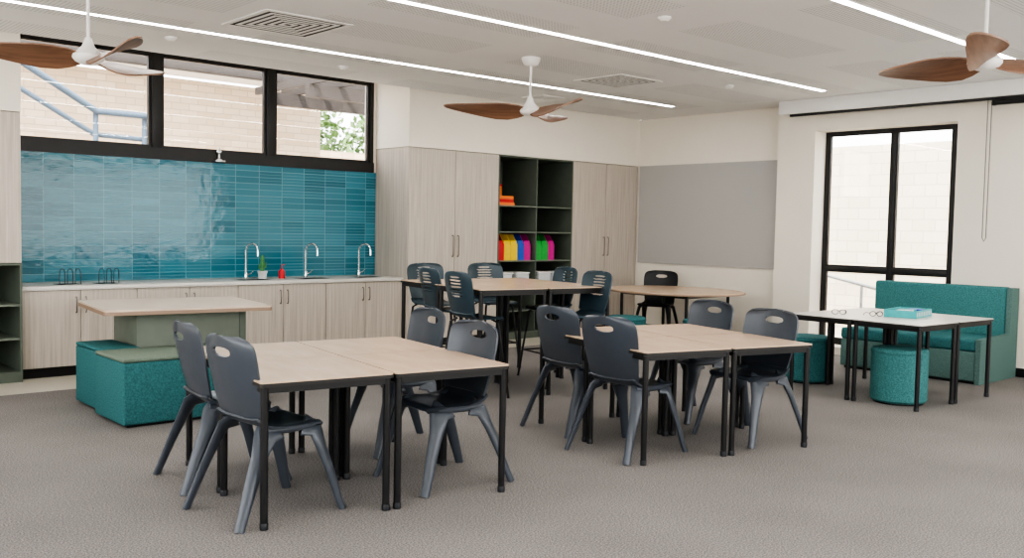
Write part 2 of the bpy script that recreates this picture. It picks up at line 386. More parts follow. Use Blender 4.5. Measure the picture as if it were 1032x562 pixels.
def magfile(x, z, mat, label, wd=.12):
    bm = bmesh.new(); d, h, h2, k = .25, .36, .22, .004
    def prism(xa, xb, pts):
        a = [bm.verts.new((xa, p[0], p[1])) for p in pts]; b = [bm.verts.new((xb, p[0], p[1])) for p in pts]
        bm.faces.new(a); bm.faces.new(b[::-1])
        for i in range(len(pts)): bm.faces.new((a[i], b[i], b[(i+1) % len(pts)], a[(i+1) % len(pts)]))
    side = [(0, 0), (d, 0), (d, h), (.10, h), (0, h2)]
    prism(-wd/2, -wd/2+k, side); prism(wd/2-k, wd/2, side)
    abox(bm, (-wd/2+k, 0, 0), (wd/2-k, d, k)); abox(bm, (-wd/2+k, d-k, k), (wd/2-k, d, h)); abox(bm, (-wd/2+k, 0, k), (wd/2-k, k, h2))
    o = fin('magazine_file', bm, mat, None, (x, YF+.04, z), 0)
    box('papers', (-wd/2+k+.001, .015, k), (wd/2-k-.001, d-.03, h2+.05), mat, o)
    return tag(o, label, 'magazine file', 'coloured files on the shelf')
for x, mat, lb in ((8.55, 'red', 'red upright magazine file, leftmost on the green shelf'), (8.675, 'yellow', 'yellow upright magazine file beside the red one'),
                   (8.80, 'yellow', 'second yellow magazine file, left of the blue one'), (8.925, 'blue', 'blue upright magazine file on left half of shelf'),
                   (9.05, 'magenta', 'magenta magazine file beside the blue file, left of the divider'),
                   (9.27, 'greenc', 'green magazine file right of the shelf divider'), (9.395, 'greenc', 'second green magazine file, left of the magenta one'), (9.52, 'magenta', 'magenta magazine file, rightmost on the green shelf')):
    magfile(x, 1.101, M[mat], lb)
def book(x0, x1, z0, z1, y, mat, label, d=.2):
    o = thing('book', label, 'book', ((x0+x1)/2, y, z0), 0, 'orange books on the upper shelf'); w = x1-x0; h = z1-z0
    bm = bmesh.new(); abox(bm, (-w/2, 0, 0), (w/2, d, .004)); abox(bm, (-w/2, 0, h-.004), (w/2, d, h)); abox(bm, (-w/2, 0, .004), (w/2, .004, h-.004))
    fin('cover', bm, mat, o); box('page_block', (-w/2+.004, .006, .004), (w/2-.006, d-.004, h-.004), M['tub'], o)
book(8.52, 8.80, 1.861, 1.90, YF+.05, M['orange'], 'flat orange book at the bottom of the pile on the upper shelf')
book(8.53, 8.79, 1.901, 1.945, YF+.06, M['red'], 'flat red book second in the pile on the upper shelf')
book(8.52, 8.78, 1.946, 1.99, YF+.05, M['orange'], 'orange book on top of the flat pile on the upper shelf')
o = thing('card_box', 'tall orange box standing behind the book pile on upper shelf', 'box', (8.66, YF+.30, 1.861))
box('box_body', (-.15, 0, 0), (.12, .12, .27), M['orange'], o, .004); box('box_lid', (-.153, -.003, .27), (.123, .123, .30), M['red'], o, .003)
for i, (x, l) in enumerate(((8.66, 'left'), (8.98, 'second'), (9.40, 'third'), (9.70, 'right'))):
    o = thing('storage_tub', 'white plastic tub, %s in the row on the shelf under the coloured files' % l, 'tub', (x, YF+.04, .751), 0, 'tubs on the lower shelf')
    bm = bmesh.new(); abox(bm, (-.12, 0, 0), (.12, .3, .16), .015); fin('tub_body', bm, M['tub'], o, smooth=True)
    box('tub_lid', (-.128, -.008, .16), (.128, .308, .18), M['white'], o, .005)

for i, (x, l) in enumerate(((5.02, 'left gooseneck tap, beside the cactus pot'), (5.80, 'middle gooseneck tap, right of the red bottle'), (6.56, 'right gooseneck tap, nearest the tall cupboard'))):
    t = thing('gooseneck_tap', 'chrome ' + l, 'tap', (x, 10.20, .897), R(-20), 'gooseneck taps on the sink bench')
    lathe('tap_base', [(.0, 0), (.026, 0), (.026, .012), (.019, .02), (.019, .07), (.012, .085), (0, .086)], M['chrome'], t, 16)
    pts = [(0, 0, .08), (0, 0, .33)] + [(.06*(1-math.cos(a)), -.06+.06*math.cos(a), .33+.085*math.sin(a)) for a in [R(15*k) for k in range(1, 13)]] + [(.12, -.12, .27)]
    tube('spout', pts, .012, M['chrome'], t, 10)
    tube('lever', [(.018, 0, .05), (.05, 0, .06), (.085, 0, .095)], [.008, .006, .005], M['chrome'], t, 8)
    o = thing('sink', 'steel inset sink below the ' + l.split(',')[0], 'sink', (x, 10.02, .897), 0, 'inset sinks')
    bm = bmesh.new()
    for a, b in (((-.2, -.15), (.2, -.13)), ((-.2, .11), (.2, .13)), ((-.2, -.13), (-.18, .11)), ((.18, -.13), (.2, .11))): abox(bm, (a[0], a[1], 0), (b[0], b[1], .004))
    fin('sink_rim', bm, M['steel'], o); box('basin_shade', (-.18, -.13, .0005), (.18, .11, .0015), M['darkin'], o)  # flat near-black sheet: shade of the sink hollow put into its colour
t = thing('cactus_pot', 'small potted cactus on a round stand by the left tap', 'plant', (5.24, 10.22, .897))
lathe('pot', [(0, 0), (.045, 0), (.055, .07), (.06, .075), (.06, .09), (.05, .09), (.048, .075), (0, .075)], M['tub'], t, 20)
tube('stem', [(0, 0, .07), (0, 0, .16), (0, 0, .25), (0, 0, .28)], [.022, .027, .022, .006], M['cact'], t, 12)
tube('arm', [(0, 0, .13), (.04, 0, .14), (.045, 0, .19)], [.012, .013, .008], M['cact'], t, 8)
tube('arm', [(0, 0, .11), (-.04, 0, .125), (-.045, 0, .17)], [.012, .013, .008], M['cact'], t, 8)
t = thing('soap_bottle', 'small red pump bottle on the worktop right of the cactus', 'bottle', (5.47, 10.18, .897))
lathe('bottle_body', [(0, 0), (.035, 0), (.038, .01), (.038, .08), (.028, .10), (.012, .11), (.012, .12), (0, .12)], M['red'], t, 20)
tube('pump', [(0, 0, .12), (0, 0, .16), (.035, -.01, .165)], [.006, .006, .005], M['red'], t, 8)
for x, l in ((3.02, 'black wire rack, left one on the worktop under the teal tiles'), (3.40, 'black wire rack, right one of two on the worktop')):
    t = thing('wire_rack', l, 'rack', (x, 10.05, .897), R(10), 'wire racks on the worktop')
    box('rack_base', (-.11, -.08, 0), (.11, .08, .005), M['black'], t, .002)
    for k in range(3):
        xx = -.08+.08*k
        tube('wire', [(xx-.028, -.05, .005), (xx-.026, -.05, .12)]+[(xx-.026*math.cos(a), -.05, .12+.04*math.sin(a)) for a in [R(30*q) for q in range(1, 6)]]+[(xx+.026, -.05, .12), (xx+.028, -.05, .005)], .0035, M['black'], t, 6, ref=(0, 1, 0))

t = thing('pinboard', 'large grey felt pinboard on the right wall beside the cupboards', 'pinboard', (XR, 8.43, 1.045))
box('felt_panel', (-.022, -1.22, .01), (-.002, 1.22, 1.495), M['pin'], t)
bm = bmesh.new()
for a, b in (((-1.225, .005), (1.225, .0098)), ((-1.225, 1.4952), (1.225, 1.50)), ((-1.225, .0098), (-1.2202, 1.4952)), ((1.2202, .0098), (1.225, 1.4952))): abox(bm, (-.023, a[0], a[1]), (-.001, b[0], b[1]))
fin('board_edge', bm, M['pin'], t)

# ------------------------------------------------------------------ ceiling fittings
for y, l in ((8.27, 'linear ceiling light nearest the high window'), (6.0, 'middle linear ceiling light passing over the low tables'), (3.62, 'linear ceiling light nearest the camera at upper right'), (1.46, 'unseen linear strip added for light behind the view'), (-.8, 'unseen rearmost linear strip added for light')):  # last two strips are out of view, added to light the room
    t = thing('linear_light', 'long thin recessed ' + l, 'ceiling light', (0, y, CH), 0, 'linear ceiling lights')
    bm = bmesh.new(); a, b = .2, 10.38
    abox(bm, (a, -.05, -.006), (b, -.036, 0)); abox(bm, (a, .036, -.006), (b, .05, 0)); abox(bm, (a, -.036, -.006), (a+.015, .036, 0)); abox(bm, (b-.015, -.036, -.006), (b, .036, 0))
    fin('light_frame', bm, M['white'], t)
    box('diffuser', (a+.015, -.036, -.004), (b-.015, .036, -.001), M['light'], t)
def vent(x, y, s, label):
    t = thing('ceiling_vent', label, 'vent', (x, y, CH), 0, 'square ceiling vents')
    box('vent_backing', (-s/2+.02, -s/2+.02, -.004), (s/2-.02, s/2-.02, -.001), M['slotshade'], t)  # dark plate behind the louvres, slot shade painted as its colour
    bm = bmesh.new()
    nq = 6
    for q in range(1, nq):
        r = (s/2-.02)*(q/nq)
        k = (s/2)/nq*.50
        z0, z1 = -.0065, -.0045
        abox(bm, (-r, -r, z0), (r, -r+k, z1)); abox(bm, (-r, r-k, z0), (r, r, z1)); abox(bm, (-r, -r+k, z0), (-r+k, r-k, z1)); abox(bm, (r-k, -r+k, z0), (r, r-k, z1))
    fin('louvre', bm, M['white'], t)
    bm = bmesh.new(); r = s/2; k = .045
    abox(bm, (-r, -r, -.008), (r, -r+k, 0)); abox(bm, (-r, r-k, -.008), (r, r, 0)); abox(bm, (-r, -r+k, -.008), (-r+k, r-k, 0)); abox(bm, (r-k, -r+k, -.008), (r, r-k, 0))
    fin('vent_frame', bm, M['white'], t)
vent(4.03, 7.42, .82, 'large square louvred air vent nearest the high window'); vent(8.2, 7.35, .72, 'square louvred air vent right of the middle fan'); vent(8.6, 9.0, .40, 'small square air vent behind the middle fan')
for x, y, l in ((3.55, 8.75, 'small white round sensor near the high window'), (5.5, 8.9, 'small white round sensor above the tall cupboard'), (6.0, 4.9, 'small white round sensor between two linear lights'), (9.3, 6.6, 'small white round sensor near the pelmet')):
    o = lathe('smoke_detector', [(0, -.035), (.03, -.035), (.045, -.02), (.055, -.012), (.055, 0), (0, 0)], M['white'], None, 20, (x, y, CH-.0005)); tag(o, l, 'sensor', 'ceiling sensors')

def make_fan(label):
    t = thing('ceiling_fan', label, 'fan', (0, 0, 0), 0, 'three-blade ceiling fans')
    lathe('canopy', [(0, -.085), (.04, -.085), (.075, -.065), (.095, -.02), (.095, 0), (0, 0)], M['white'], t, 24)
    dz = -.06
    tube('down_rod', [(0, 0, -.08), (0, 0, -.40+dz)], .0125, M['white'], t, 12)
    lathe('motor_housing', [(0, -.52+dz), (.05, -.52+dz), (.09, -.50+dz), (.11, -.475+dz), (.11, -.455+dz), (.08, -.425+dz), (.045, -.39+dz), (.03, -.35+dz), (.022, -.33+dz), (0, -.33+dz)], M['white'], t, 28)
    st = [(.06, .12), (.13, .19), (.22, .25), (.34, .27), (.46, .25), (.58, .215), (.68, .18), (.78, .13), (.84, .08), (.87, .02)]
    for k in range(3):
        bm = bmesh.new(); rows = []
        for r, c in st:
            off = .05*math.sin(r/.87*PI) ; tw = R(24)*(1-r/.87)+R(13)
            row = []
            for j in range(9):
                u = (j/8-.5)*c
                row.append((r, off+u*math.cos(tw), -.475+dz+u*math.sin(tw)+.04*(r/.87)**2 - .8*u*u))
            rows.append(row)
        nj = 8
        up = [[bm.verts.new((p[0], p[1], p[2]+.006)) for p in row] for row in rows]
        dn = [[bm.verts.new((p[0], p[1], p[2]-.006)) for p in row] for row in rows]
        for i in range(len(rows)-1):
            for j in range(nj):
                bm.faces.new((up[i][j], up[i+1][j], up[i+1][j+1], up[i][j+1])); bm.faces.new((dn[i][j], dn[i][j+1], dn[i+1][j+1], dn[i+1][j]))
            bm.faces.new((up[i][0], dn[i][0], dn[i+1][0], up[i+1][0])); bm.faces.new((up[i][nj], up[i+1][nj], dn[i+1][nj], dn[i][nj]))
        for j in range(nj):
            bm.faces.new((up[0][j], up[0][j+1], dn[0][j+1], dn[0][j])); bm.faces.new((up[-1][j], dn[-1][j], dn[-1][j+1], up[-1][j+1]))
        bo = fin('blade', bm, M['blade'], t, smooth=True); bo.rotation_euler = (0, 0, k*2*PI/3)
    return t
fan = make_fan('timber three-blade ceiling fan on white rod in front of the high window'); fan.location = (2.33, 7.25, CH); fan.rotation_euler = (0, 0, R(32))
dup(fan, (6.53, 7.03, CH), R(20), 'timber three-blade ceiling fan on white rod in front of tall cupboards')
dup(fan, (6.69, 2.68, CH), R(77), 'timber three-blade ceiling fan at upper right before the pelmet')

# ------------------------------------------------------------------ chairs
def catmull(tab, s):
    n = len(tab)
    for i in range(n-1):
        if s <= tab[i+1][0] or i == n-2:
            p0, p1, p2, p3 = tab[max(i-1, 0)], tab[i], tab[i+1], tab[min(i+2, n-1)]
            f = (s-p1[0])/(p2[0]-p1[0]); f = max(0, min(1, f)); out = []
            for k in range(1, len(p1)):
                m1 = (p2[k]-p0[k])/2; m2 = (p3[k]-p1[k])/2
                h = 2*f**3-3*f**2+1; h1 = f**3-2*f**2+f; h2 = -2*f**3+3*f**2; h3 = f**3-f**2
                out.append(h*p1[k]+h1*m1+h2*p2[k]+h3*m2)
            return out
BACK = [(0, -.275, .965, .236, .048), (.25, -.264, .865, .254, .052), (.5, -.240, .75, .252, .050), (.75, -.207, .63, .236, .040), (1.0, -.165, .535, .220, .02)]
SEAT = [(0, -.165, .535, .220, .02), (.15, -.12, .50, .226, .022), (.4, -.02, .482, .240, .024), (.7, .12, .488, .248, .018), (.9, .205, .492, .242, .008), (1.0, .235, .470, .225, .0)]
def shell(tab, nu, nv, back, dz=0, sc=1, holes=((.880, .025, .085),), thick=.012):
    bm = bmesh.new(); g = []
    for i in range(nu+1):
        s = i/nu; x, z, w, c = catmull(tab, s)
        if back:
            k = max(0, 1-s/.22); w *= (1-k**3)**(1/3.0) if k < 1 else .45
            w = max(w, .11)
        else:
            k = max(0, (s-.80)/.20); w *= (1-.22*k**3)
        row = []
        for j in range(nv+1):
            t = j/nv*2-1
            if back: row.append([x+c*t*t, w*t, z])
            else: row.append([x, w*t, z+c*t**4-(.014 if abs(t) > .95 else 0)])
        g.append(row)
    V = [[bm.verts.new((p[0]*sc, p[1]*sc, p[2]*sc+dz)) for p in r] for r in g]
    dead = {}
    for i in range(nu):
        for j in range(nv):
            ps = [g[i][j], g[i+1][j], g[i+1][j+1], g[i][j+1]]
            y = sum(p[1] for p in ps)/4; z = sum(p[2] for p in ps)/4
            hit = None
            if back:
                for h in holes:
                    if (abs(y)/h[2])**2.6+(abs(z-h[0])/h[1])**2.6 < 1: hit = h
            if hit: dead[(i, j)] = hit; continue
            bm.faces.new((V[i][j], V[i+1][j], V[i+1][j+1], V[i][j+1]))
    if dead:
        for i in range(nu+1):
            for j in range(nv+1):
                adj = [dead[a] for a in ((i-1, j-1), (i-1, j), (i, j-1), (i, j)) if a in dead]
                if adj and V[i][j].link_faces:
                    cz, rz, ry = adj[0]
                    p = g[i][j]; y = p[1]; zz = p[2]-cz
                    f = ((abs(y)/ry)**2.6+(abs(zz)/rz)**2.6)**(1/2.6)
                    V[i][j].co.y = y/f*sc; V[i][j].co.z = (cz+zz/f)*sc+dz
        bmesh.ops.delete(bm, geom=[v for v in bm.verts if not v.link_faces], context='VERTS')
    bmesh.ops.recalc_face_normals(bm, faces=bm.faces[:])
    bmesh.ops.solidify(bm, geom=bm.faces[:], thickness=thick)
    return bm
def make_chair(name, label, mat, group):
    t = thing(name, label, 'chair', (0, 0, 0), 0, group)
    fin('backrest', shell(BACK, 44, 36, True), mat, t, smooth=True)
    fin('seat', shell(SEAT, 24, 20, False), mat, t, smooth=True)
    for sx in (1, -1):
        for sy in (-1, 1):
            tx = .15 if sx > 0 else -.10
            fx = .315 if sx > 0 else -.315
            pts = [(tx-.03*sx, sy*.180, .476), (tx+.03*sx, sy*.210, .445), (tx+(fx-tx)*.34, sy*.228, .35), (tx+(fx-tx)*.62, sy*.248, .21), (fx-.02*sx, sy*.270, .05), (fx, sy*.278, 0)]
            tube('leg', pts, [.080, .060, .042, .034, .028, .027], mat, t, 14, rb=[.018, .022, .021, .019, .018, .018], ref=(1, 0, 0))
    for sy in (-1, 1):
        tube('seat_rail', [(-.14, sy*.190, .474), (0, sy*.205, .470), (.18, sy*.195, .470)], .021, mat, t, 10)
    return t
G1 = 'slate chairs around the left low tables'; G2 = 'slate chairs around the right low tables'
c0 = make_chair('plastic_chair', 'slate grey slotted plastic chair nearest the camera, left side of left low tables', M['chair'], G1)
c0.location = (2.40, 4.64, 0); c0.rotation_euler = (0, 0, R(4))
dup(c0, (2.50, 5.38, 0), R(-6), 'slate grey plastic chair furthest left, beyond the nearest chair at the left low tables')
dup(c0, (3.54, 4.53, 0), R(176), 'slate grey plastic chair right of the left low tables, near their front corner')
dup(c0, (3.84, 5.42, 0), R(172), 'slate grey plastic chair at far right of left low tables, mostly back showing')
dup(c0, (5.01, 4.33, 0), R(0), 'slate grey plastic chair on the left side of the right low tables, near corner', G2)
dup(c0, (5.27, 5.08, 0), R(-5), 'slate grey plastic chair on the left side of the right low tables, further one', G2)
dup(c0, (6.12, 4.06, 0), R(174), 'slate grey plastic chair on the right side of the right low tables, near corner', G2)
dup(c0, (6.44, 4.86, 0), R(172), 'slate grey plastic chair on the far right side of the right low tables', G2)
c1 = make_chair('plastic_chair', 'black plastic chair behind the long rounded table by the pinboard', M['chaird'], 'chairs by the rounded table'); c1.location = (10.72, 8.75, 0); c1.rotation_euler = (0, 0, R(205))

def make_stool(label):
    t = thing('high_stool', label, 'stool', (0, 0, 0), 0, 'high stools around the tall tables')
    sc = .88; dz = .73-.485*sc
    hs = tuple((z, .0095, .12 if z < .88 else .10) for z in (.905, .872, .839, .806, .773, .740, .707))
    fin('backrest', shell(BACK, 110, 36, True, dz, sc, hs), M['stool'], t, smooth=True)
    fin('seat', shell(SEAT, 24, 20, False, dz, sc), M['stool'], t, smooth=True)
    for sx in (1, -1):
        for sy in (-1, 1):
            tube('leg', [(sx*.10, sy*.13, .72), (sx*.15, sy*.165, .685), (sx*.23, sy*.235, .0)], .0115, M['black'], t, 10)
    h = .28; a = .15+(.08)*(.685-h)/.685; b = .165+.07*(.685-h)/.685
    tube('footrest', [(a, -b, h), (a, b, h)], .009, M['black'], t, 8); tube('footrest', [(-a, -b, h), (-a, b, h)], .009, M['black'], t, 8)
    tube('footrest', [(a, b, h), (-a, b, h)], .009, M['black'], t, 8); tube('footrest', [(a, -b, h), (-a, -b, h)], .009, M['black'], t, 8)
    return t
s0 = make_stool('blue slate high stool on the left side of the tall tables, nearest'); s0.location = (5.49, 6.60, 0); s0.rotation_euler = (0, 0, R(-6))
dup(s0, (5.70, 7.30, 0), R(-10), 'blue slate high stool on the left side of the tall tables, further one')
dup(s0, (6.12, 8.05, 0), R(-98), 'blue slate high stool at the far end of the tall tables, left one')
dup(s0, (6.85, 7.92, 0), R(-102), 'blue slate high stool at the far end of the tall tables, right one')
dup(s0, (6.50, 6.22, 0), R(172), 'blue slate high stool on the right side of the tall tables, nearest')
dup(s0, (6.84, 7.00, 0), R(168), 'blue slate high stool on the right side of the tall tables, further one')

# ------------------------------------------------------------------ tables
def make_table(label, w, d, h, topmat, group, name='square_table'):
    t = thing(name, label, 'table', (0, 0, 0), 0, group)
    g = .0025
    bm = bmesh.new()
    def rr(x0, x1, y0, y1, r, z): 
        out = []
        for cx, cy, a0 in ((x1-r, y1-r, 0), (x0+r, y1-r, 90), (x0+r, y0+r, 180), (x1-r, y0+r, 270)):
            for k in range(5): a = R(a0+22.5*k); out.append(bm.verts.new((cx+r*math.cos(a), cy+r*math.sin(a), z)))
        return out
    def slab(x0, x1, y0, y1, r, z0, z1):
        a = rr(x0, x1, y0, y1, r, z0); b = rr(x0, x1, y0, y1, r, z1); bm.faces.new(a[::-1]); bm.faces.new(b)
        for i in range(len(a)): bm.faces.new((a[i], a[(i+1) % len(a)], b[(i+1) % len(a)], b[i]))
    slab(g+.003, w-g-.003, g+.003, d-g-.003, .02, h-.008, h)
    fin('tabletop', bm, topmat, t)
    bm = bmesh.new(); slab(g, w-g, g, d-g, .024, h-.026, h-.0078); fin('edge_band', bm, M['edge'], t)
    i = .034
    bm = bmesh.new()
    for a, b in (((i, i-.012), (w-i, i+.012)), ((i, d-i-.012), (w-i, d-i+.012)), ((i-.012, i), (i+.012, d-i)), ((w-i-.012, i), (w-i+.012, d-i))): abox(bm, (a[0], a[1], h-.060), (b[0], b[1], h-.027))
    fin('frame', bm, M['black'], t)
    for x in (i, w-i):
        for y in (i, d-i):
            l = lathe('leg', [(0, .012), (.020, .012), (.020, h-.03), (0, h-.03)], M['black'], t, 14, (x, y, 0))
            lathe('foot_cap', [(0, 0), (.022, 0), (.023, .03), (.0205, .034), (0, .034)], M['chaird'], l, 14)
    return t
def cluster(cx, cy, rot, w, d, h, mat, group, labels):
    base = make_table(labels[0], w, d, h, mat, group)
    k = 0
    for j in range(2):
        for i in range(2):
            lx, ly = i*w, j*d
            p = (cx+lx*math.cos(rot)-ly*math.sin(rot), cy+lx*math.sin(rot)+ly*math.cos(rot), 0)
            if k == 0: base.location = p; base.rotation_euler = (0, 0, rot)
            else: dup(base, p, rot, labels[k])
            k += 1
cluster(2.19, 4.29, R(-9), .745, .77, .755, M['top'], 'low tables pushed together at left', [
    'square low table at the near left corner of the left group', 'square low table at the near right corner of the left group', 'square low table at the far left corner of the left group', 'square low table at the far right corner of the left group'])
cluster(4.745, 3.96, R(-15.5), .735, .75, .755, M['top'], 'low tables pushed together at centre right', [
    'square low table at the near left corner of the centre right group', 'square low table at the near right corner of the centre right group', 'square low table at the far left corner of the centre right group', 'square low table at the far right corner of the centre right group'])
cluster(5.34, 6.35, R(-9), .75, .80, 1.0, M['top'], 'tall tables pushed together in front of the cupboards', [
    'tall square table, near left of the four tall tables', 'tall square table, near right of the four tall tables', 'tall square table, far left of the four tall tables', 'tall square table, far right of the four tall tables'])
cluster(8.16, 3.70, R(-3), .705, .68, .765, M['topw'], 'pale tables beside the teal sofa', [
    'pale topped table at the near left of the group by the sofa', 'pale topped table at the near right by the sofa end', 'pale topped table at the far left over the teal pouf', 'pale topped table at the far right by the window'])

t = thing('rounded_table', 'long beige table with rounded ends near the pinboard', 'table', (10.20, 8.02, 0))
def sup(bm, a, b, e, z, n=72):
    out = []
    for k in range(n):
        th = 2*PI*k/n; c, s = math.cos(th), math.sin(th)
        out.append(bm.verts.new((a*math.copysign(abs(c)**(2/e), c), b*math.copysign(abs(s)**(2/e), s), z)))
    return out
def supslab(name, a, b, e, z0, z1, mat, par):
    bm = bmesh.new(); p = sup(bm, a, b, e, z0); q = sup(bm, a, b, e, z1); bm.faces.new(p[::-1]); bm.faces.new(q)
    for i in range(len(p)): bm.faces.new((p[i], p[(i+1) % len(p)], q[(i+1) % len(p)], q[i]))
    return fin(name, bm, mat, par)
supslab('tabletop', .82, .95, 2.2, .742, .755, M['top'], t); supslab('edge_band', .824, .954, 2.2, .725, .7418, M['ply'], t)
for x in (-.45, .45):
    for y in (-.55, .55): lathe('leg', [(0, 0), (.021, 0), (.021, .724), (0, .724)], M['black'], t, 14, (x, y, 0))
bm = bmesh.new(); abox(bm, (-.45, -.562, .68), (.45, -.538, .724)); abox(bm, (-.45, .538, .68), (.45, .562, .724)); abox(bm, (-.462, -.53, .68), (-.438, .53, .724)); abox(bm, (.438, -.53, .68), (.462, .53, .724)); fin('frame', bm, M['black'], t)

# ------------------------------------------------------------------ soft furniture
def pouf(x, y, label, r=.25, h=.48, mat='teal'):
    t = thing('pouf', label, 'pouf', (x, y, 0), 0, 'teal poufs')
    lathe('pouf_body', [(0, 0.015), (r-.02, .015), (r, .035), (r, h-.05), (r-.004, h-.046), (0, h-.046)], M[mat], t, 40)
    lathe('seat_pad', [(0, h-.045), (r, h-.045), (r+.004, h-.03), (r-.012, h-.006), (r-.04, h), (0, h+.004)], M[mat], t, 40)
    lathe('glide_base', [(0, 0), (r-.03, 0), (r-.03, .0145), (0, .0145)], M['black'], t, 32)
pouf(8.53, 4.06, 'round teal pouf under the near pale table', mat='teall', h=.51); pouf(8.94, 5.26, 'round teal pouf beyond the far left pale table by window')
pouf(9.42, 6.95, 'round dark teal pouf, nearest one at the rounded table'); pouf(8.90, 7.75, 'round dark teal pouf, left one at the rounded table')

def cube_ottoman(name, label, x0, x1, y0, y1, h, body, topm):
    t = thing(name, label, 'ottoman', ((x0+x1)/2, (y0+y1)/2, 0), 0); a, b = (x1-x0)/2, (y1-y0)/2
    box('plinth', (-a+.04, -b+.04, 0), (a-.04, b-.04, .02), M['black'], t)
    box('ottoman_body', (-a, -b, .02), (a, b, h-.03), M[body], t, .015, 3)
    box('seat_pad', (-a, -b, h-.0295), (a, b, h), M[topm], t, .014, 3)
cube_ottoman('cube_ottoman', 'teal block ottoman with sage seat pad in front of the pale square table', 2.51, 3.42, 7.07, 7.70, .52, 'teal', 'sage')
cube_ottoman('cube_ottoman', 'all teal block ottoman at the left side of the square table', 2.57, 2.88, 7.706, 8.36, .52, 'teal', 'teal')
t = thing('box_base_table', 'large square beige table on a sage box base behind the teal ottoman', 'table', (3.36, 8.20, 0), R(-7))
supslab('edge_band', .70, .575, 24, .785, .8145, M['ply'], t); supslab('tabletop', .697, .572, 24, .815, .83, M['topp'], t)
box('box_base', (-.42, -.42, 0), (.44, .42, .784), M['green'], t, .006); box('base_end_panel', (.441, -.42, 0), (.50, .42, .784), M['greend'], t, .004)

# sofa bench
t = thing('banquette_sofa', 'high-backed teal banquette sofa against the right wall beside the pale tables', 'sofa', (10.57, 4.79, 0))
box('plinth', (-.34, -.74, 0), (.55, .74, .03), M['black'], t)
box('seat_base', (-.38, -.745, .03), (.40, .775, .34), M['tealg'], t, .012, 3)
box('seat_cushion', (-.385, -.745, .341), (.39, .78, .47), M['teal'], t, .03, 4)
box('backrest', (.402, -.745, .05), (.54, .78, 1.0), M['teall'], t, .03, 4)
box('back_panel', (.541, -.745, .05), (.60, .78, .99), M['tealg'], t, .012, 3)
bm = bmesh.new(); pts2 = [(-.385, 0), (.60, 0), (.60, .99), (.40, .99), (.385, .49), (-.385, .475)]
A_ = [bm.verts.new((p[0], -.80, p[1])) for p in pts2]; B_ = [bm.verts.new((p[0], -.747, p[1])) for p in pts2]
bm.faces.new(A_); bm.faces.new(B_[::-1])
for i in range(len(pts2)): bm.faces.new((A_[i], B_[i], B_[(i+1) % len(pts2)], A_[(i+1) % len(pts2)]))
fin('end_panel', bm, M['tealg'], t)

# table-top clutter
t = thing('tray_box', 'low teal patterned box tray on the pale tables', 'box', (9.0, 4.22, .766), R(8))
bm = bmesh.new(); a, b, h, k = .24, .15, .07, .008
abox(bm, (-a, -b, 0), (a, b, k)); abox(bm, (-a, -b, k), (a, -b+k, h)); abox(bm, (-a, b-k, k), (a, b, h)); abox(bm, (-a, -b+k, k), (-a+k, b-k, h)); abox(bm, (a-k, -b+k, k), (a, b-k, h))
fin('tray_body', bm, M['aqua'], t)
for i, (c, x, y) in enumerate((('tub', -.1, 0), ('aqua', .05, .02), ('blue', .15, -.03))):
    box('card_bundle', (x-.045, y-.07, .0085), (x+.045, y+.07, .065), M[c], t, .002)
bm = bmesh.new()
for k in range(9):
    x = -.21+.0525*k; abox(bm, (x-.012, -b-.002, .015), (x+.012, -b-.0005, .055))
fin('pattern_band', bm, M['tub'], t)
def specs(label, loc, rz):
    t = thing('glasses', label, 'glasses', loc, rz)
    bm = bmesh.new()
    for s in (-1, 1):
        pp = [(s*.036+.030*math.cos(a), 0, .027+.023*math.sin(a)) for a in [R(20*k) for k in range(19)]]
        atube(bm, pp, .0035, n=6, ref=(0, 1, 0))
    atube(bm, [(-.008, 0, .034), (0, 0, .038), (.008, 0, .034)], .003, n=6, ref=(0, 1, 0))
    fin('front_frame', bm, M['black'], t, smooth=True)
    for s in (-1, 1):
        tube('temple', [(s*.066, 0, .035), (s*.068, .07, .034), (s*.064, .11, .024), (s*.06, .135, .004)], .003, M['black'], t, 6, ref=(0, 0, 1))
        bm = bmesh.new(); vsx = [bm.verts.new((s*.036+.027*math.cos(R(20*k)), 0, .027+.020*math.sin(R(20*k)))) for k in range(18)]; bm.faces.new(vsx)
        fin('lens', bm, M['glass'], t)
specs('thin black glasses lying on the pale table beside the tray', (8.66, 4.37, .7655), R(-35))
specs('second pair of thin black glasses, nearer left edge of the pale table', (8.52, 4.68, .7655), R(-60))

# ------------------------------------------------------------------ outside
struct(box('ground_outside', (-8, YB+.2, -.3), (30, 30, -.12), M['ground']), 'concrete ground outside', 'ground')
struct(box('ground_outside_side', (XR+.25, -8, -.3), (30, YB+.2, -.12), M['ground']), 'concrete path outside the tall window', 'ground')
o = box('outside_wall', (0, 15.5, -.12), (9.1, 15.8, 3.92), M['brickY']); struct(o, 'cream block wall of the neighbouring building outside the high window', 'wall')
o = box('outside_wall_low', (9.1, 17.5, -.12), (14.5, 17.8, 3.1), M['brickY']); struct(o, 'low cream block wall outside the right pane', 'wall')
o = box('outside_wall_side', (14.6, -4, -.12), (14.9, 14, 3.0), M['brickX']); struct(o, 'cream block garden wall outside the tall window', 'wall')
t = thing('neighbour_roof', 'grey metal roof eave above the cream block wall outside', 'roof', (4.5, 15.2, 3.92))
bm = bmesh.new()
for k in range(46):
    x = -4.5+k*.2; vs = [bm.verts.new(p) for p in ((x, -.3, .20), (x+.12, -.3, .20), (x+.12, 3.2, .95), (x, 3.2, .95))]; bm.faces.new(vs)
    vs = [bm.verts.new(p) for p in ((x+.12, -.3, .17), (x+.2, -.3, .17), (x+.2, 3.2, .92), (x+.12, 3.2, .92))]; bm.faces.new(vs)
